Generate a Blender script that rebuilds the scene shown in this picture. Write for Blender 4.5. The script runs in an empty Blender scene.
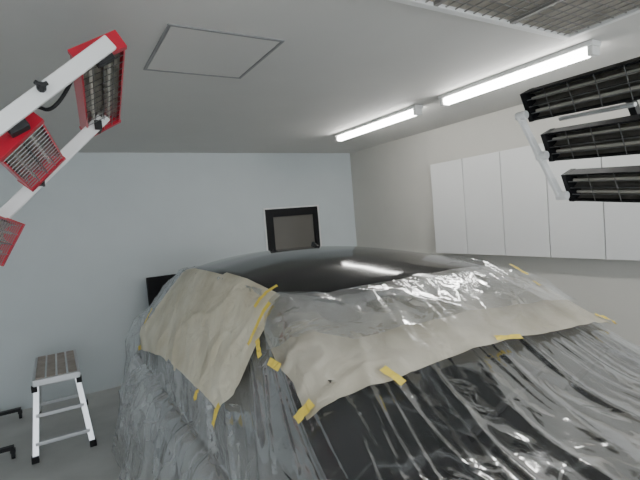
import bpy, bmesh, random
import numpy as np
from math import *
from mathutils import Vector, Matrix, noise
from mathutils.bvhtree import BVHTree
random.seed(4)
S=bpy.context.scene
COL=S.collection
# ---------------------------------------------------------------- materials
def mat(name,color,rough=.6,metal=0,bump=0,bscale=60,var=0,vscale=3,spec=.5,coat=0):
    m=bpy.data.materials.new(name);m.use_nodes=True;nt=m.node_tree;b=nt.nodes['Principled BSDF']
    b.inputs['Base Color'].default_value=(*color,1);b.inputs['Roughness'].default_value=rough
    b.inputs['Metallic'].default_value=metal;b.inputs['Specular IOR Level'].default_value=spec
    b.inputs['Coat Weight'].default_value=coat
    tc=nt.nodes.new('ShaderNodeTexCoord')
    n=nt.nodes.new('ShaderNodeTexNoise');n.inputs['Scale'].default_value=vscale;n.inputs['Detail'].default_value=5
    nt.links.new(tc.outputs['Object'],n.inputs['Vector'])
    r=nt.nodes.new('ShaderNodeValToRGB')
    r.color_ramp.elements[0].position=.3;r.color_ramp.elements[1].position=.7
    r.color_ramp.elements[0].color=(*[c*(1-var) for c in color],1);r.color_ramp.elements[1].color=(*[min(1,c*(1+var)) for c in color],1)
    nt.links.new(n.outputs['Fac'],r.inputs['Fac']);nt.links.new(r.outputs['Color'],b.inputs['Base Color'])
    if bump:
        n2=nt.nodes.new('ShaderNodeTexNoise');n2.inputs['Scale'].default_value=bscale;n2.inputs['Detail'].default_value=4
        nt.links.new(tc.outputs['Object'],n2.inputs['Vector'])
        bp=nt.nodes.new('ShaderNodeBump');bp.inputs['Strength'].default_value=bump;bp.inputs['Distance'].default_value=.01
        nt.links.new(n2.outputs['Fac'],bp.inputs['Height']);nt.links.new(bp.outputs['Normal'],b.inputs['Normal'])
    return m
def emis(name,color,s):
    m=bpy.data.materials.new(name);m.use_nodes=True;b=m.node_tree.nodes['Principled BSDF']
    b.inputs['Base Color'].default_value=(*color,1);b.inputs['Emission Color'].default_value=(*color,1);b.inputs['Emission Strength'].default_value=s
    return m
M_wall=mat('wall_paint_blue',(.60,.645,.655),.55,bump=.05,bscale=300,var=.02)
M_wallr=mat('wall_paint_warm',(.58,.565,.52),.6,bump=.05,bscale=300,var=.02)
M_ceil=mat('ceiling_paint',(.66,.65,.625),.7,bump=.06,bscale=250,var=.015)
M_floor=mat('concrete_floor',(.55,.55,.53),.55,bump=.1,bscale=90,var=.12,vscale=2.5)
M_out=mat('outdoor_concrete',(.5,.5,.49),.8,var=.1)
M_white=mat('white_enamel',(.78,.78,.77),.4,var=.01)
M_cab=mat('cabinet_laminate',(.72,.72,.71),.35,var=.01)
M_gap=mat('dark_gap',(.12,.12,.12),.8)
M_alu=mat('aluminium',(.62,.63,.64),.35,metal=.8,var=.03)
M_alud=mat('hatch_frame_metal',(.30,.30,.30),.45,metal=.3)
M_black=mat('black_plastic',(.008,.008,.009),.5,spec=.25)
M_blackm=mat('black_metal',(.015,.015,.016),.5,spec=.3)
M_red=mat('red_enamel',(.50,.012,.035),.3,coat=.3)
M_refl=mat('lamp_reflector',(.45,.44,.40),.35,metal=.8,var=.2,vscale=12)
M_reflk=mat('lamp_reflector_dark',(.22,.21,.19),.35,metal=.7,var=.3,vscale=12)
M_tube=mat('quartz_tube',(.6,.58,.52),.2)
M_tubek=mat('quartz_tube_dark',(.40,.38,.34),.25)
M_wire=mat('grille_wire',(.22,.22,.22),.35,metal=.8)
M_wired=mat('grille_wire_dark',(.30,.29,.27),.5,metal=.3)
M_car=mat('black_car_paint',(.005,.005,.006),.09,spec=.27)
M_glass=mat('tinted_glass',(.005,.006,.006),.1,spec=.25)
M_tyre=mat('tyre_rubber',(.02,.02,.02),.85)
M_winpane=mat('window_pane',(.15,.14,.125),.2,spec=.4)
M_filter=mat('filter_mat',(.40,.37,.32),.9,bump=.5,bscale=60,var=.25,vscale=8)
M_step=mat('step_deck',(.36,.31,.27),.6,var=.15,vscale=12)
M_tape=mat('yellow_tape',(.84,.64,.10),.55,var=.08,vscale=20)
M_lamp=emis('fluorescent_glow',(1,.99,.96),30)
def paper_mat(name,c1,c2):
    m=bpy.data.materials.new(name);m.use_nodes=True;nt=m.node_tree;b=nt.nodes['Principled BSDF'];L=nt.links
    tc=nt.nodes.new('ShaderNodeTexCoord');n=nt.nodes.new('ShaderNodeTexNoise');n.inputs['Scale'].default_value=5;n.inputs['Detail'].default_value=8
    L.new(tc.outputs['Object'],n.inputs['Vector']);r=nt.nodes.new('ShaderNodeValToRGB')
    r.color_ramp.elements[0].position=.35;r.color_ramp.elements[1].position=.65
    r.color_ramp.elements[0].color=(*c1,1);r.color_ramp.elements[1].color=(*c2,1)
    L.new(n.outputs['Fac'],r.inputs['Fac']);L.new(r.outputs['Color'],b.inputs['Base Color']);b.inputs['Roughness'].default_value=.42
    n2=nt.nodes.new('ShaderNodeTexNoise');n2.inputs['Scale'].default_value=8;n2.inputs['Detail'].default_value=3;n2.inputs['Distortion'].default_value=.6
    L.new(tc.outputs['Object'],n2.inputs['Vector']);bp=nt.nodes.new('ShaderNodeBump');bp.inputs['Strength'].default_value=.7;bp.inputs['Distance'].default_value=.03
    L.new(n2.outputs['Fac'],bp.inputs['Height']);L.new(bp.outputs['Normal'],b.inputs['Normal'])
    at=nt.nodes.new('ShaderNodeAttribute');at.attribute_name='op'
    t=nt.nodes.new('ShaderNodeBsdfTransparent');mx=nt.nodes.new('ShaderNodeMixShader');L.new(at.outputs['Fac'],mx.inputs[0])
    L.new(t.outputs[0],mx.inputs[1]);L.new(b.outputs[0],mx.inputs[2]);L.new(mx.outputs[0],nt.nodes['Material Output'].inputs[0]);return m
M_paper=paper_mat('masking_paper',(.68,.61,.45),(.86,.80,.64))
M_paper2=paper_mat('masking_paper_thin',(.48,.435,.34),(.66,.61,.50))
def plastic_mat(name,lo,hi,grey=.78,gl=.6,rg=.12):
    m=bpy.data.materials.new(name);m.use_nodes=True;nt=m.node_tree;L=nt.links;N=nt.nodes.new
    out=nt.nodes['Material Output'];b=nt.nodes['Principled BSDF'];b.inputs['Base Color'].default_value=(grey,grey*1.01,grey*1.02,1);b.inputs['Roughness'].default_value=.3
    tc=N('ShaderNodeTexCoord')
    n=N('ShaderNodeTexNoise');n.inputs['Scale'].default_value=3.2;n.inputs['Detail'].default_value=6;n.inputs['Distortion'].default_value=.9
    L.new(tc.outputs['Object'],n.inputs['Vector'])
    s=N('ShaderNodeMath');s.operation='SUBTRACT';s.inputs[1].default_value=.5;L.new(n.outputs['Fac'],s.inputs[0])
    a=N('ShaderNodeMath');a.operation='ABSOLUTE';L.new(s.outputs[0],a.inputs[0])
    mr=N('ShaderNodeMapRange');mr.inputs[1].default_value=0;mr.inputs[2].default_value=.03;mr.inputs[3].default_value=hi;mr.inputs[4].default_value=lo
    L.new(a.outputs[0],mr.inputs[0])
    at=N('ShaderNodeAttribute');at.attribute_name='milk'
    ad=N('ShaderNodeMath');ad.operation='ADD';L.new(mr.outputs[0],ad.inputs[0]);L.new(at.outputs['Fac'],ad.inputs[1])
    n3=N('ShaderNodeTexNoise');n3.inputs['Scale'].default_value=8;n3.inputs['Detail'].default_value=2;n3.inputs['Distortion'].default_value=1.2;L.new(tc.outputs['Object'],n3.inputs['Vector'])
    bp=N('ShaderNodeBump');bp.inputs['Strength'].default_value=.35;bp.inputs['Distance'].default_value=.02
    L.new(n3.outputs['Fac'],bp.inputs['Height'])
    g=N('ShaderNodeBsdfGlossy');g.inputs['Roughness'].default_value=rg;L.new(bp.outputs['Normal'],g.inputs['Normal']);L.new(bp.outputs['Normal'],b.inputs['Normal'])
    t=N('ShaderNodeBsdfTransparent');t.inputs[0].default_value=(.96,.97,.975,1)
    fr=N('ShaderNodeFresnel');fr.inputs[0].default_value=1.4;L.new(bp.outputs['Normal'],fr.inputs['Normal'])
    fm=N('ShaderNodeMath');fm.operation='MULTIPLY';fm.inputs[1].default_value=gl;L.new(fr.outputs[0],fm.inputs[0])
    m1=N('ShaderNodeMixShader');L.new(fm.outputs[0],m1.inputs[0]);L.new(t.outputs[0],m1.inputs[1]);L.new(g.outputs[0],m1.inputs[2])
    m2=N('ShaderNodeMixShader');L.new(ad.outputs[0],m2.inputs[0]);L.new(m1.outputs[0],m2.inputs[1]);L.new(b.outputs[0],m2.inputs[2])
    L.new(m2.outputs[0],out.inputs[0]);return m
M_plast=plastic_mat('clear_masking_film',.03,.14)
M_plast2=plastic_mat('clear_masking_film_thin',.02,.12,gl=.5,rg=.08)
# ---------------------------------------------------------------- helpers
def root(name,loc):
    e=bpy.data.objects.new(name,None);e.location=loc;e.empty_display_size=.1;COL.objects.link(e);return e
def par(o,p):
    if p is not None:
        o.parent=p;o.matrix_parent_inverse=Matrix.Translation(-Vector(p.location))
def mesh(name,vs,fs,m,p=None,smooth=False,mats=None,idx=None):
    me=bpy.data.meshes.new(name);me.from_pydata([tuple(v) for v in vs],[],fs)
    for mm in (mats or [m]): me.materials.append(mm)
    if idx is not None: me.polygons.foreach_set('material_index',idx)
    if smooth: me.polygons.foreach_set('use_smooth',[True]*len(me.polygons))
    me.update();o=bpy.data.objects.new(name,me);COL.objects.link(o);par(o,p);return o
class B:
    """accumulates several solids into one mesh"""
    def __init__(s): s.v=[];s.f=[];s.m=[]
    def box(s,c,ax,ay,az,mi=0):
        c,ax,ay,az=map(Vector,(c,ax,ay,az));i=len(s.v)
        for k in (-1,1):
            for j in (-1,1):
                for l in (-1,1): s.v.append(c+ax*l*.5+ay*j*.5+az*k*.5)
        for q in ((0,2,3,1),(4,5,7,6),(0,1,5,4),(2,6,7,3),(0,4,6,2),(1,3,7,5)): s.f.append([i+t for t in q]);s.m.append(mi)
    def aabb(s,a,b,mi=0):
        a=Vector(a);b=Vector(b);d=b-a;s.box((a+b)/2,(d.x,0,0),(0,d.y,0),(0,0,d.z),mi)
    def beam(s,a,b,w,t,up=(0,0,1),mi=0):
        a=Vector(a);b=Vector(b);d=b-a;u=Vector(up);x=d.cross(u).normalized();y=x.cross(d).normalized()
        s.box((a+b)/2,x*w,y*t,d,mi)
    def cyl(s,a,b,r,n=12,mi=0,r2=None):
        a=Vector(a);b=Vector(b);d=(b-a).normalized();x=d.orthogonal().normalized();y=d.cross(x);i=len(s.v);r2=r if r2 is None else r2
        for k in range(n):
            t=2*pi*k/n;e=x*cos(t)+y*sin(t);s.v.append(a+e*r);s.v.append(b+e*r2)
        for k in range(n):
            j=(k+1)%n;s.f.append([i+2*k,i+2*j,i+2*j+1,i+2*k+1]);s.m.append(mi)
        s.f.append([i+2*k for k in range(n)][::-1]);s.m.append(mi);s.f.append([i+2*k+1 for k in range(n)]);s.m.append(mi)
    def out(s,name,mats,p=None,bev=0):
        o=mesh(name,s.v,s.f,None,p,mats=mats if isinstance(mats,list) else [mats],idx=s.m)
        if bev:
            b=o.modifiers.new('bevel','BEVEL');b.width=bev;b.segments=2;b.limit_method='ANGLE'
        return o
def abox(name,a,b,m,p=None,bev=0):
    k=B();k.aabb(a,b);return k.out(name,m,p,bev)
def cable(name,pts,r,m,p):
    cu=bpy.data.curves.new(name,'CURVE');cu.dimensions='3D';cu.bevel_depth=r;cu.bevel_resolution=3;sp=cu.splines.new('NURBS');sp.points.add(len(pts)-1)
    for q,v in zip(sp.points,pts): q.co=(*v,1)
    sp.use_endpoint_u=True;sp.order_u=3;cu.materials.append(m);o=bpy.data.objects.new(name,cu);COL.objects.link(o);par(o,p)
# ---------------------------------------------------------------- room
H=2.6;XR=3.862;YB=5.45;XL=-2.3;YF=-2.2
abox('floor',(XL-.1,YF-.1,-.1),(XR+.1,YB+.1,0),M_floor)
abox('ceiling',(XL-.1,YF-.1,H),(XR+.1,YB+.1,H+.1),M_ceil)
wx0,wx1,wz0,wz1=2.418,3.234,1.25,1.86
k=B()
k.aabb((XL-.1,YB,0),(wx0,YB+.1,H));k.aabb((wx1,YB,0),(XR+.1,YB+.1,H));k.aabb((wx0,YB,0),(wx1,YB+.1,wz0));k.aabb((wx0,YB,wz1),(wx1,YB+.1,H))
k.out('wall_back',M_wall)
abox('wall_right',(XR,YF-.1,0),(XR+.1,YB,H),M_wallr)
abox('wall_left',(XL-.1,YF-.1,0),(XL,YB,H),M_wall)
k=B();k.aabb((XL,YF-.1,0),(XL+.3,YF,H));k.aabb((XR-.3,YF-.1,0),(XR,YF,H));k.aabb((XL+.3,YF-.1,2.4),(XR-.3,YF,H))
k.out('wall_front',M_wallr)
abox('ground',(-12,-14,-.12),(14,YF-.1,-.02),M_out)
w=root('window_1',((wx0+wx1)/2,YB,wz0))
k=B();t=.016
for a,b in (((wx0-t,YB-.012,wz0-t),(wx0+.004,YB+.01,wz1+t)),((wx1-.004,YB-.012,wz0-t),(wx1+t,YB+.01,wz1+t)),((wx0+.004,YB-.012,wz1-.004),(wx1-.004,YB+.01,wz1+t)),((wx0+.004,YB-.012,wz0-t),(wx1-.004,YB+.01,wz0+.004))): k.aabb(a,b)
k.out('casing',M_white,w)
k=B()
k.aabb((wx0+.004,YB-.006,wz0+.004),(wx0+.12,YB+.06,wz1-.004));k.aabb((wx1-.07,YB-.006,wz0+.004),(wx1-.004,YB+.06,wz1-.004))
k.aabb((wx0+.12,YB-.006,wz1-.11),(wx1-.07,YB+.06,wz1-.004));k.aabb((wx0+.12,YB-.006,wz0+.004),(wx1-.07,YB+.06,wz0+.03))
k.out('sash_frame',M_black,w,.004)
abox('glass',(wx0+.12,YB+.03,wz0+.03),(wx1-.07,YB+.045,wz1-.11),M_winpane,w)
hx0,hx1,hy0,hy1=.519,1.086,2.017,2.631
r=root('ceiling_hatch',((hx0+hx1)/2,(hy0+hy1)/2,H))
k=B();t=.014
k.aabb((hx0,hy0,H-.006),(hx1,hy0+t,H));k.aabb((hx0,hy1-t,H-.006),(hx1,hy1,H));k.aabb((hx0,hy0+t,H-.006),(hx0+t,hy1-t,H));k.aabb((hx1-t,hy0+t,H-.006),(hx1,hy1-t,H))
k.out('frame',M_alud,r);abox('panel',(hx0+t+.003,hy0+t+.003,H-.004),(hx1-t-.003,hy1-t-.003,H),M_ceil,r)
def fixture(y0,y1,x=2.8115):
    r=root('fluorescent_light',(x,(y0+y1)/2,H))
    k=B();k.aabb((x-.05,y0,H-.03),(x+.05,y1,H));k.out('housing',M_white,r,.006)
    k=B();k.aabb((x-.034,y0+.04,H-.08),(x+.034,y1-.04,H-.03));k.out('diffuser',M_lamp,r,.015)
    k=B();k.aabb((x-.04,y0+.005,H-.085),(x+.04,y0+.04,H-.03));k.aabb((x-.04,y1-.04,H-.085),(x+.04,y1-.005,H-.03));k.out('end_caps',M_white,r,.006)
fixture(2.886,4.174);fixture(1.415,2.617)
fixture(-1.3,-.05)  # added fixture out of view, extra light for the room
for a,b in ((-1.0,.2),): fixture(a,b,-1.1)  # second unseen fixture, added behind the camera to brighten the room
gx0,gx1,gy0,gy1=1.0,2.56,.25,1.45
r=root('ceiling_exhaust_filter',((gx0+gx1)/2,(gy0+gy1)/2,H));k=B();t=.035
k.aabb((gx0,gy0,H-.025),(gx1,gy0+t,H));k.aabb((gx0,gy1-t,H-.025),(gx1,gy1,H));k.aabb((gx0,gy0+t,H-.025),(gx0+t,gy1-t,H));k.aabb((gx1-t,gy0+t,H-.025),(gx1,gy1-t,H))
k.out('frame',M_white,r,.003)
abox('filter_pad',(gx0+t,gy0+t,H-.008),(gx1-t,gy1-t,H),M_filter,r)
k=B();x=gx0+t
while x<gx1-t: k.aabb((x,gy0+t,H-.02),(x+.005,gy1-t,H-.015));x+=.06
y=gy0+t
while y<gy1-t: k.aabb((gx0+t,y,H-.015),(gx1-t,y+.005,H-.010));y+=.06
for fx in (.33,.66): k.aabb((gx0+(gx1-gx0)*fx-.012,gy0+t,H-.024),(gx0+(gx1-gx0)*fx+.012,gy1-t,H-.009))
k.out('wire_mesh',M_wired,r)
r=root('wall_cabinet',(XR,2.3,1.2));zb,zt=1.19,2.188
abox('carcass',(3.765,.05,zb),(XR,3.73,zt),M_gap,r)
k=B()
for i in range(8):
    y1=3.732-.46*i;k.aabb((3.745,y1-.451,zb-.004),(3.765,y1,zt+.004))
k.out('doors',M_cab,r,.002)
r=root('wall_television',(1.25,YB,1))
abox('screen',(.865,5.36,.72),(1.62,5.40,1.175),M_black,r,.006);abox('bracket',(1.1,5.40,.85),(1.4,YB,1.05),M_blackm,r)
# ---------------------------------------------------------------- car
XC=1.37
ys=np.linspace(-.27,4.42,190)
def sm(xs,vs,sg=.045):
    d=ys[1]-ys[0];ext=np.arange(-30,31)*d;v=np.interp(ys,xs,vs);kk=np.exp(-ext**2/2/sg**2);kk/=kk.sum()
    vp=np.concatenate([2*v[0]-v[1:31][::-1],v,2*v[-1]-v[-31:-1][::-1]]);return np.convolve(vp,kk,'valid')
ztop=sm([-.27,-.2,0,.3,.85,1.5,1.6,1.75,1.95,2.2,2.5,2.8,3.1,3.4,3.7,4.05,4.3,4.38,4.42],[.55,.7,.82,.91,1.0,1.405,1.43,1.458,1.484,1.503,1.512,1.508,1.485,1.43,1.31,1.10,1.03,.85,.6])
zbl=sm([-.27,-.2,0,.3,.85,1.5,3.5,4.3,4.38,4.42],[.5,.62,.73,.83,.94,.96,.99,.97,.8,.55])
wd=sm([-.27,-.2,0,.3,1,3.5,4.2,4.38,4.42],[.56,.68,.79,.845,.87,.87,.82,.72,.62])
zr=sm([-.27,-.2,0,.3,.85,1.55,2.0,2.5,3.0,3.3,3.7,4.05,4.3,4.38,4.42],[.53,.66,.78,.88,.965,1.36,1.42,1.44,1.425,1.39,1.26,1.06,1.0,.83,.58])
wr=sm([-.27,0,.3,.85,1.55,2.5,3.3,4.05,4.3,4.42],[.45,.62,.70,.73,.63,.62,.60,.64,.62,.5])
def half(i):
    W,zb_,zr_,wr_,zt_=wd[i],zbl[i],zr[i],wr[i],ztop[i];p=[(W*.8,.18),(W*.96,.21),(W*.985,.3),(W,.45)]
    lo=.45
    for t in (.4,.75,1): p.append((W*(1-.035*t),lo+(max(zb_,.5)-lo)*t))
    for t in (.12,.4,.7,.93): p.append((W*.965*(1-t)+wr_*t,max(zb_,.5)*(1-t)+zr_*t))
    for u in (.97,.88,.75,.6,.45,.3,.15): p.append((wr_*u,zt_-(zt_-zr_)*u**2.4))
    return p
vs=[];n=None
for i,y in enumerate(ys):
    h_=half(i);row=[(XC-a,y,b) for a,b in h_]+[(XC,y,ztop[i])]+[(XC+a,y,b) for a,b in h_[::-1]]
    n=len(row);vs+=row
fs=[];mi=[]
for i in range(len(ys)-1):
    ym=(ys[i]+ys[i+1])/2
    for j in range(n-1):
        fs.append((i*n+j,i*n+j+1,(i+1)*n+j+1,(i+1)*n+j))
        side=min(j,n-2-j);g=0
        if 6<=side<=9 and 1.15<ym<3.7 and not 2.45<ym<2.53: g=1
        if side>=11 and (.92<ym<1.50 or 3.5<ym<4.0): g=1
        mi.append(g)
nq=len(fs)
fs.append(tuple(range(n)));mi.append(0);fs.append(tuple((len(ys)-1)*n+j for j in range(n))[::-1]);mi.append(0)
car=root('car',(XC,2.05,0))
mesh('body',vs,fs,None,car,True,[M_car,M_glass],mi)
hull=BVHTree.FromPolygons([Vector(v) for v in vs],fs[:nq])
abox('underbody',(XC-.68,-.1,.17),(XC+.68,4.3,.3),M_black,car)
for nm,x,y in (('wheel_front_left',.61,.62),('wheel_front_right',2.13,.62),('wheel_rear_left',.61,3.45),('wheel_rear_right',2.13,3.45)):
    k=B();k.cyl((x-.1,y,.32),(x+.1,y,.32),.32,32);k.cyl((x-.115,y,.32),(x+.115,y,.32),.2,24,1);k.out(nm,[M_tyre,M_alu],car,.02)
ax_,ay_=XC+.42,3.0
za=hull.ray_cast(Vector((ax_,ay_,3)),Vector((0,0,-1)))[0].z
k=B();k.v=[Vector(v) for v in ((ax_-.02,ay_,za-.01),(ax_+.02,ay_,za-.01),(ax_+.012,ay_+.17,za-.03),(ax_-.012,ay_+.17,za-.03),(ax_,ay_+.15,za+.045),(ax_,ay_+.12,za+.05))]
k.f=[[0,1,5],[1,2,4,5],[2,3,4],[3,0,5,4],[0,3,2,1]];k.m=[0]*5;k.out('antenna',M_car,car)
k=B()
for a,b in (((1.0,.90),(1.55,1.0)),((1.5,.90),(1.98,1.0))):
    pa=hull.ray_cast(Vector((*a,3)),Vector((0,0,-1)))[0]+Vector((0,0,.012));pb=hull.ray_cast(Vector((*b,3)),Vector((0,0,-1)))[0]+Vector((0,0,.012));k.beam(pa,pb,.02,.012)
k.out('wipers',M_black,car)
# ---------------------------------------------------------------- draping
def snap(p,off):
    loc,nn,i,d=hull.find_nearest(Vector(p))
    c=Vector((XC,min(max(loc.y,.6),3.8),.55))
    if nn.dot(loc-c)<0: nn=-nn
    return loc+nn*off,nn
def ridge(v): return 1-abs(noise.noise(v))*2.2
NS,T1,T2=700,60,100
def loop(a,b,yc,ns,nexp=4.5):
    th=np.linspace(0,2*pi,4001);c,s_=np.cos(th),np.sin(th)
    x=XC+a*np.sign(c)*np.abs(c)**(2/nexp);y=yc+b*np.sign(s_)*np.abs(s_)**(2/nexp)
    L=np.concatenate([[0],np.cumsum(np.hypot(np.diff(x),np.diff(y)))]);q=np.linspace(0,L[-1],ns,endpoint=False)
    return np.interp(q,L,x),np.interp(q,L,y)
ix,iy=loop(.63,1.0,2.46,NS,5);bx,by=loop(.895,2.36,2.07,NS,5);fx,fy=loop(1.14,2.70,2.07,NS,5)
P=np.zeros((T1+T2,NS,3))
for i in range(T1):
    t=i/(T1-1);x=ix*(1-t)+bx*t;y=iy*(1-t)+by*t
    for j in range(NS):
        px=XC+max(-.855,min(.855,x[j]-XC));py=min(max(y[j],-.2),4.33)
        hit=hull.ray_cast(Vector((px,py,3)),Vector((0,0,-1)))[0]
        z=hit.z if hit else .7
        P[i,j]=(x[j],y[j],z+.02)
for i in range(T2):
    t=(i+1)/T2;q=t**.5;P[T1+i,:,0]=bx*(1-q)+fx*q;P[T1+i,:,1]=by*(1-q)+fy*q;P[T1+i,:,2]=P[T1-1,:,2]*(1-t)+.012*t
for it in range(6):
    Q=P.copy();Q[1:-1]=.5*P[1:-1]+.25*(P[:-2]+P[2:]);Q[2:-1]=.5*Q[2:-1]+.25*(np.roll(Q[2:-1],1,1)+np.roll(Q[2:-1],-1,1));P[2:-1,:,2]=np.maximum(Q[2:-1,:,2],P[2:-1,:,2]-.001);P[2:-1,:,:2]=Q[2:-1,:,:2]
ds=np.roll(P,-1,1)-np.roll(P,1,1);dt=np.gradient(P,axis=0);Nn=np.cross(ds,dt);Nn/=np.linalg.norm(Nn,axis=2,keepdims=True)+1e-9
out=P-np.array([XC,2.07,.3]);flip=np.sign((Nn*out).sum(2,keepdims=True));Nn*=flip
milk=np.zeros((T1+T2,NS))
for i in range(T1+T2):
    tau=max(0,(i-T1)/T2);q=min(1,i/T1)
    for j in range(NS):
        s=j/NS*2*pi;cs,sn=cos(s)*2.2,sin(s)*2.2;tt=i/(T1+T2)*2.2
        w1=noise.noise(Vector((cs*1.5,sn*1.5,tt)))*.8;w2=noise.noise(Vector((cs*2.5+5,sn*2.5,tt*1.5)))
        g=noise.noise(Vector((cs*3.0+w1,sn*3.0,tt*.6)))*.05*tau
        v1=ridge(Vector((cs*2.8+w1,sn*2.8+w2*.5,tt*1.0+3)));v2=ridge(Vector((cs*6.0+w1*2,sn*6.0+w2*1.2,tt*1.2+9)));v3=ridge(Vector((cs*4,sn*4+tt*3,tt*3+19+w2)))
        mk=max(0,min(1,.5+w2*1.6))
        d=g+max(0,v1)**4*.024*(.3+.7*q)+max(0,v2)**5*.010*(.3+.7*mk)+max(0,v3)**6*.008*(1.2-mk)
        P[i,j]+=Nn[i,j]*d
        lx=P[i,j,0];milk[i,j]=(.19+.14*w2)*min(1,max(0,(.80-lx)/.3))*min(1,max(0,(P[i,j,1]-.9)/.8))+.03*max(0,w2)
P[:,:,2]=np.maximum(P[:,:,2],.006)
vv=P.reshape(-1,3);ff=[]
for i in range(T1+T2-1):
    for j in range(NS): ff.append((i*NS+j,i*NS+(j+1)%NS,(i+1)*NS+(j+1)%NS,(i+1)*NS+j))
pc=root('plastic_cover',(XC,2.07,0))
o=mesh('film',vv,ff,M_plast,pc,True)
at=o.data.attributes.new('milk','FLOAT','POINT');at.data.foreach_set('value',milk.reshape(-1))
def resample(pl,n_):
    pl=np.array(pl,float);L=np.concatenate([[0],np.cumsum(np.linalg.norm(np.diff(pl,axis=0),axis=1))]);q=np.linspace(0,L[-1],n_)
    return np.stack([np.interp(q,L,pl[:,k]) for k in range(3)],1)
def sheet(name,top,bot,left,right,m,off,seed,nu=110,nv=70,amp=1,p=None,op=None):
    T,Bo,Le,Ri=resample(top,nu),resample(bot,nu),resample(left,nv),resample(right,nv)
    vs=[];ops=[]
    for j in range(nv):
        v=j/(nv-1)
        for i in range(nu):
            u=i/(nu-1)
            c=(1-v)*T[i]+v*Bo[i]+(1-u)*Le[j]+u*Ri[j]-((1-u)*(1-v)*T[0]+u*(1-v)*T[-1]+(1-u)*v*Bo[0]+u*v*Bo[-1])
            q=Vector(c);o1=max(0,ridge(q*2.6+Vector((seed,0,0))))**4*.016+max(0,ridge(q*6+Vector((seed,5,0))))**4*.006+noise.noise(q*2.2+Vector((0,seed,0)))*.008
            e=min(1,.15+v*2.5)
            loc,nn=snap(q,off*(.35+.65*e)+max(-.010,amp*o1)*e+.012*v);vs.append(loc)
            ops.append(op(u,v,q) if op else 0)
    fs=[(j*nu+i,j*nu+i+1,(j+1)*nu+i+1,(j+1)*nu+i) for j in range(nv-1) for i in range(nu-1)]
    o=mesh(name,vs,fs,m,p,True)
    if op:
        a=o.data.attributes.new('op','FLOAT','POINT');a.data.foreach_set('value',ops)
    return o
mp=root('masking_paper',(1.2,1.5,1.0))
A_top=[(.77,3.1,1.41),(.775,2.9,1.43),(.775,2.1,1.42),(.78,1.66,1.39)]
A_bot=[(.49,3.45,.86),(.50,2.75,.97),(.50,2.38,.985),(.505,1.94,.99),(.5,1.68,.985)]
A_left=[(.77,3.1,1.41),(.70,3.18,1.29),(.60,3.3,1.13),(.49,3.45,.86)]
A_right=[(.78,1.66,1.39),(.70,1.58,1.28),(.66,1.58,1.23),(.55,1.60,1.06),(.5,1.68,.985)]
sheet('side_sheet',A_top,A_bot,A_left,A_right,M_paper,.042,1,p=mp,amp=.9,op=lambda u,v,q:.94)
B_top=[(.76,1.66,1.37),(.9,1.46,1.37),(1.17,1.41,1.35),(1.49,1.42,1.36),(1.93,1.46,1.34)]
B_bot=[(.58,1.15,1.12),(.70,1.09,1.19),(.865,1.08,1.19),(1.09,1.085,1.19),(1.40,1.08,1.18),(1.615,1.06,1.17),(2.12,1.06,1.12)]
B_left=[(.76,1.66,1.37),(.70,1.60,1.28),(.65,1.44,1.21),(.62,1.29,1.18),(.58,1.15,1.12)]
B_right=[(1.93,1.46,1.34),(2.01,1.25,1.25),(2.12,1.06,1.12)]
def opB(u,v,q):
    nz=noise.noise(q*3.5)*.35+max(0,ridge(q*5))**4*.15
    return max(.18,min(.9,.22+.85*(v-.08)+nz*(1.1-v)-.10*u))
sheet('windscreen_sheet',B_top,B_bot,B_left,B_right,M_paper2,.042,7,p=mp,amp=.9,op=opB)
C_top=[(.78,1.68,1.40),(.92,1.52,1.40),(1.2,1.48,1.41),(1.5,1.48,1.41),(1.95,1.52,1.38)]
C_bot=[(.67,1.48,1.22),(.85,1.26,1.25),(1.2,1.22,1.26),(1.6,1.20,1.25),(2.06,1.2,1.18)]
C_left=[(.78,1.68,1.40),(.74,1.6,1.32),(.67,1.48,1.22)];C_right=[(1.95,1.52,1.38),(2.0,1.4,1.29),(2.06,1.2,1.18)]
sheet('film_strip',C_top,C_bot,C_left,C_right,M_plast2,.056,12,amp=.9,p=pc)
tp=root('masking_tape',(.8,1.6,1.2));vt=[];ft=[]
def tape(c,d,L=.09,w=.024,off=.070):
    c=Vector(c);c0,nn=snap(c,0);d=Vector(d);d=(d-nn*d.dot(nn)).normalized();s=nn.cross(d);i=len(vt);m_=8
    for a in range(m_+1):
        for b in (-1,0,1):
            q,_=snap(c0+d*(a/m_-.5)*L+s*b*w/2,off+.004*noise.noise(Vector((a*.7,b,c.x*9))));vt.append(q)
    for a in range(m_):
        for b in range(2): ft.append((i+a*3+b,i+a*3+b+1,i+(a+1)*3+b+1,i+(a+1)*3+b))
tape((.5,1.68,.98),(0,.3,-1),.07,.03);tape((.5,1.94,.98),(0,1,-.6),.05,.016)
tape((.70,1.60,1.28),(-.3,.2,-1),.16,.022);tape((.75,1.66,1.36),(.2,-.3,1),.07,.022)
tape((.64,1.40,1.2),(-.3,-1,.1),.07,.028);tape((.66,1.53,1.22),(0,-.8,-.8),.08)
tape((.60,1.17,1.13),(1,0,-.1),.07,.035);tape((.865,1.085,1.19),(-.3,1,.3),.08,.03)
tape((1.40,1.08,1.18),(1,-.3,0),.12,.022);tape((2.06,1.07,1.13),(.8,-.5,-.4),.10,.02)
tape((1.95,1.42,1.33),(.2,-1,-.2),.10,.03);tape((1.93,1.30,1.30),(.2,-1,-.2),.04,.026)
tape((.49,3.40,.88),(0,1,-.3),.12,.03);tape((.57,3.33,1.08),(-.3,.1,-1),.12,.03)
mesh('strips',vt,ft,M_tape,tp)
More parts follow.
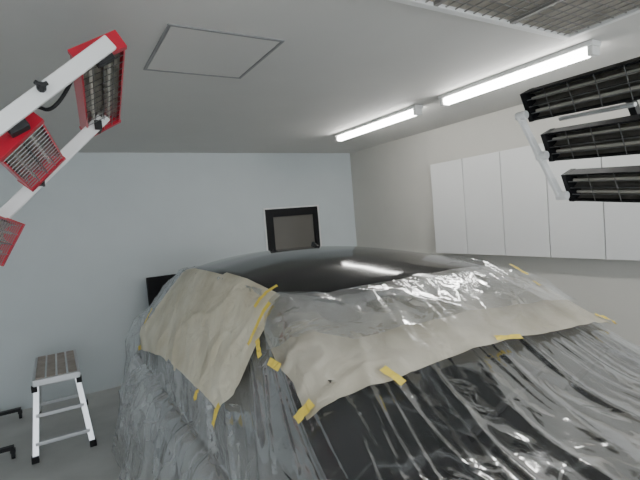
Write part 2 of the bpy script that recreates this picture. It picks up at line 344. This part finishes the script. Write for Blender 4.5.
# ---------------------------------------------------------------- infrared lamps
def cassette(k,p,W,L,D=.055,n_w=14,caps=True):
    p,W,L=map(Vector,(p,W,L));N=k.N;w=W.length;l=L.length;Wn=W/w;Ln=L/l;c=p+W/2+L/2
    k.box(c-N*D,W,L,N*.006,0)
    k.box(p+L/2-N*D/2,Wn*.007,L,N*D,1);k.box(p+W+L/2-N*D/2,Wn*.007,L,N*D,1)
    for e in (0,1):
        q=p+W/2+L*e;k.box(q-N*D/2,W*1.08,Ln*.022,N*D*1.15,1)
    for a in (.27,.73):
        i=len(k.v);m_=8
        for s in range(m_+1):
            th=pi*s/m_;q=p+W*a-Wn*cos(th)*w*.21-N*(D*.15+sin(th)*D*.65);k.v.append(q+Ln*.02);k.v.append(q+L-Ln*.02)
        for s in range(m_): k.f.append([i+2*s,i+2*s+1,i+2*s+3,i+2*s+2]);k.m.append(2)
        k.cyl(p+W*a-N*D*.4+Ln*.02,p+W*a-N*D*.4+L-Ln*.02,.006,8,3)
    for s in range(1,n_w):
        q=p+L*s/n_w;k.cyl(q,q+W,.0016,5,4)
    for a in (.25,.5,.75): k.cyl(p+W*a,p+W*a+L,.0018,5,4)
def castor(k,x,y,z0=0,mi=0):
    k.cyl((x-.012,y,.03),(x+.012,y,.03),.03,16,mi);k.box((x,y,.065),(.035,0,0),(0,.035,0),(0,0,.03),mi)
il=root('infrared_curing_lamp',(-.95,1.75,0))
def cas_left(nm,p,W,L):
    k=B();W=Vector(W);L=Vector(L);N=W.cross(L).normalized()
    if N.z>0: N=-N
    k.N=N;cassette(k,p,W,L);k.out(nm,[M_black,M_red,M_refl,M_tube,M_wire],il)
cas_left('cassette_1',(.134,1.654,2.259),(.138,0,.078),(.054,.676,-.099))
cas_left('cassette_2',(-.113,1.696,1.967),(.118,0,.12),(.064,.40,-.06))
cas_left('cassette_3',(-.235,1.70,1.655),(.08,0,.145),(.06,.42,-.03))
k=B()
k.beam((.225,1.615,2.335),(-.30,1.615,1.885),.05,.02,(0,1,0));
k.beam((.255,2.215,2.235),(-.19,2.215,1.79),.05,.02,(0,1,0))
k.beam((-.30,1.6,1.885),(-.95,1.7,1.75),.05,.05);k.beam((-.19,2.215,1.79),(-.30,1.64,1.885),.04,.04)
k.cyl((-.95,1.75,.08),(-.95,1.75,1.9),.03,16);k.cyl((-.95,1.72,1.75),(-.95,1.82,1.75),.05,16)
k.beam((-.95,1.3,.09),(-.95,2.2,.09),.05,.04);k.beam((-1.25,1.75,.09),(-.7,1.75,.09),.05,.04)
k.out('stand',M_white,il,.004)
k=B()
for x,y in ((-.95,1.3),(-.95,2.2),(-1.25,1.75),(-.7,1.75)): castor(k,x,y)
k.cyl((.015,1.60,2.165),(.015,1.575,2.165),.014,10)
for a in range(3):
    e=Vector((cos(a*2.1+.5),0,sin(a*2.1+.5)))*.02;k.beam(Vector((.015,1.572,2.165)),Vector((.015,1.572,2.165))+e,.012,.01,(0,1,0))
k.box((-.06,1.65,2.06),(.05,0,.03),(0,.06,0),(-.02,0,.035));k.box((.2,1.64,2.29),(.05,0,.03),(0,.04,0),(-.02,0,.035))
k.box((-.02,2.18,1.95),(.03,0,0),(0,.10,0),(0,0,.04));k.box((.22,2.24,2.19),(.03,0,0),(0,.10,0),(0,0,.04))
k.out('brackets',M_blackm,il,.002)
cable('cable',[(.12,1.66,2.25),(.05,1.66,2.1),(-.02,1.68,2.14),(-.10,1.66,2.05),(-.14,1.7,2.12),(-.3,1.7,2.0),(-.95,1.8,1.7)],.006,M_black,il)
ir=root('infrared_curing_lamp',(2.75,.2,0))
for i in range(3):
    P0=Vector((1.565,1.06,2.105))+Vector((.052,-.04,-.158))*i
    k=B();W=Vector((.045,0,-.095));L=Vector((-.18,-.69,-.055));N=W.cross(L).normalized()
    if N.x>0: N=-N
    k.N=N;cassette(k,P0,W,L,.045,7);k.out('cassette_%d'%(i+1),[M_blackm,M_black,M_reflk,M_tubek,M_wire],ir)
k=B();c0=Vector((1.575,1.085,2.03));st=Vector((.052,-.04,-.158))
for i in range(2):
    a=c0+st*i;b=c0+st*(i+1);k.beam(a,b,.030,.014,(0,1,0));k.cyl(a+Vector((0,-.03,0)),a+Vector((0,.012,0)),.016,12)
k.cyl(c0+st*2+Vector((0,-.03,0)),c0+st*2+Vector((0,.012,0)),.016,12)
k.cyl((1.66,.98,2.00),(1.60,.70,1.98),.008,8)
k.beam((1.71,.72,1.84),(2.75,.2,2.0),.045,.045);k.cyl((2.75,.2,.08),(2.75,.2,2.1),.03,16)
k.beam((2.75,-.3,.09),(2.75,.7,.09),.05,.04);k.beam((2.5,.2,.09),(3.1,.2,.09),.05,.04)
k.out('stand',M_white,ir,.003)
k=B()
for x,y in ((2.75,-.3),(2.75,.7),(2.5,.2),(3.1,.2)): castor(k,x,y)
k.beam((1.62,.74,2.06),(1.72,.68,1.72),.03,.02,(0,1,0))
k.out('brackets',M_blackm,ir)
# ---------------------------------------------------------------- platform
st=root('folding_work_platform',(-.08,4.6,0))
k=B();zt_=.60
k.box((-.08,4.205,zt_-.025),(.33,0,0),(0,.03,0),(0,0,.05));k.box((-.08,4.995,zt_-.025),(.33,0,0),(0,.03,0),(0,0,.05))
k.box((-.24,4.6,zt_-.025),(.02,0,0),(0,.8,0),(0,0,.05));k.box((.08,4.6,zt_-.025),(.02,0,0),(0,.8,0),(0,0,.05))
for yf,yt in ((4.08,4.23),(5.12,4.97)):
    la,lb=Vector((-.275,yf,.02)),Vector((-.225,yt,zt_-.05));ra,rb=Vector((.12,yf,.02)),Vector((.065,yt,zt_-.05))
    k.beam(la,lb,.045,.028,(0,1,0));k.beam(ra,rb,.045,.028,(0,1,0))
    for t in (.2,.58): k.beam(la.lerp(lb,t),ra.lerp(rb,t),.035,.028,(0,0,1))
k.beam((-.24,4.22,.50),(-.24,4.6,.575),.012,.012);k.beam((.075,4.22,.50),(.075,4.6,.575),.012,.012)
k.out('aluminium_frame',M_alu,st,.003)
k=B()
for i in range(4): k.box((-.195+.077*i,4.6,zt_+.002),(.062,0,0),(0,.76,0),(0,0,.012))
k.out('deck_slats',M_step,st,.002)
k=B()
for yf in (4.08,5.12):
    for x in (-.277,.122): k.box((x,yf,.025),(.05,0,0),(0,.05,0),(0,0,.05))
for x in (-.24,.075): k.box((x,4.215,.53),(.04,0,0),(0,.045,0),(0,0,.05))
k.out('rubber_feet',M_black,st,.003)
rs=root('rolling_stand',(-.95,4.75,0))
k=B()
for y in (4.28,5.2): k.beam((-1.3,y,.09),(-.42,y,.09),.04,.03);castor(k,-.43,y);castor(k,-1.28,y)
k.beam((-.95,4.28,.09),(-.95,5.2,.09),.04,.03);k.cyl((-.95,4.75,.1),(-.95,4.75,1.1),.02,12);k.beam((-1.25,4.75,1.1),(-.65,4.75,1.1),.04,.03)
k.out('base',M_blackm,rs)
# ---------------------------------------------------------------- camera
f=448.3214;yaw=0.5355;pitch=-0.0525;roll=-0.0811;hh=1.7104
cy,sy,cp,sp=cos(yaw),sin(yaw),cos(pitch),sin(pitch)
F=Vector((sy*cp,cy*cp,sp));R0=Vector((cy,-sy,0));U0=R0.cross(F)
R=R0*cos(roll)+U0*sin(roll);U=-R0*sin(roll)+U0*cos(roll)
cd=bpy.data.cameras.new('camera');cam=bpy.data.objects.new('camera',cd);COL.objects.link(cam);S.camera=cam
cd.sensor_width=36;cd.lens=f*36/640;cd.clip_start=.02
cam.matrix_world=Matrix(((R.x,U.x,-F.x,0),(R.y,U.y,-F.y,0),(R.z,U.z,-F.z,hh),(0,0,0,1)))
wd_=bpy.data.worlds.new('world');S.world=wd_;wd_.use_nodes=True;bg=wd_.node_tree.nodes['Background'];bg.inputs[0].default_value=(.88,.94,1,1);bg.inputs[1].default_value=5.0
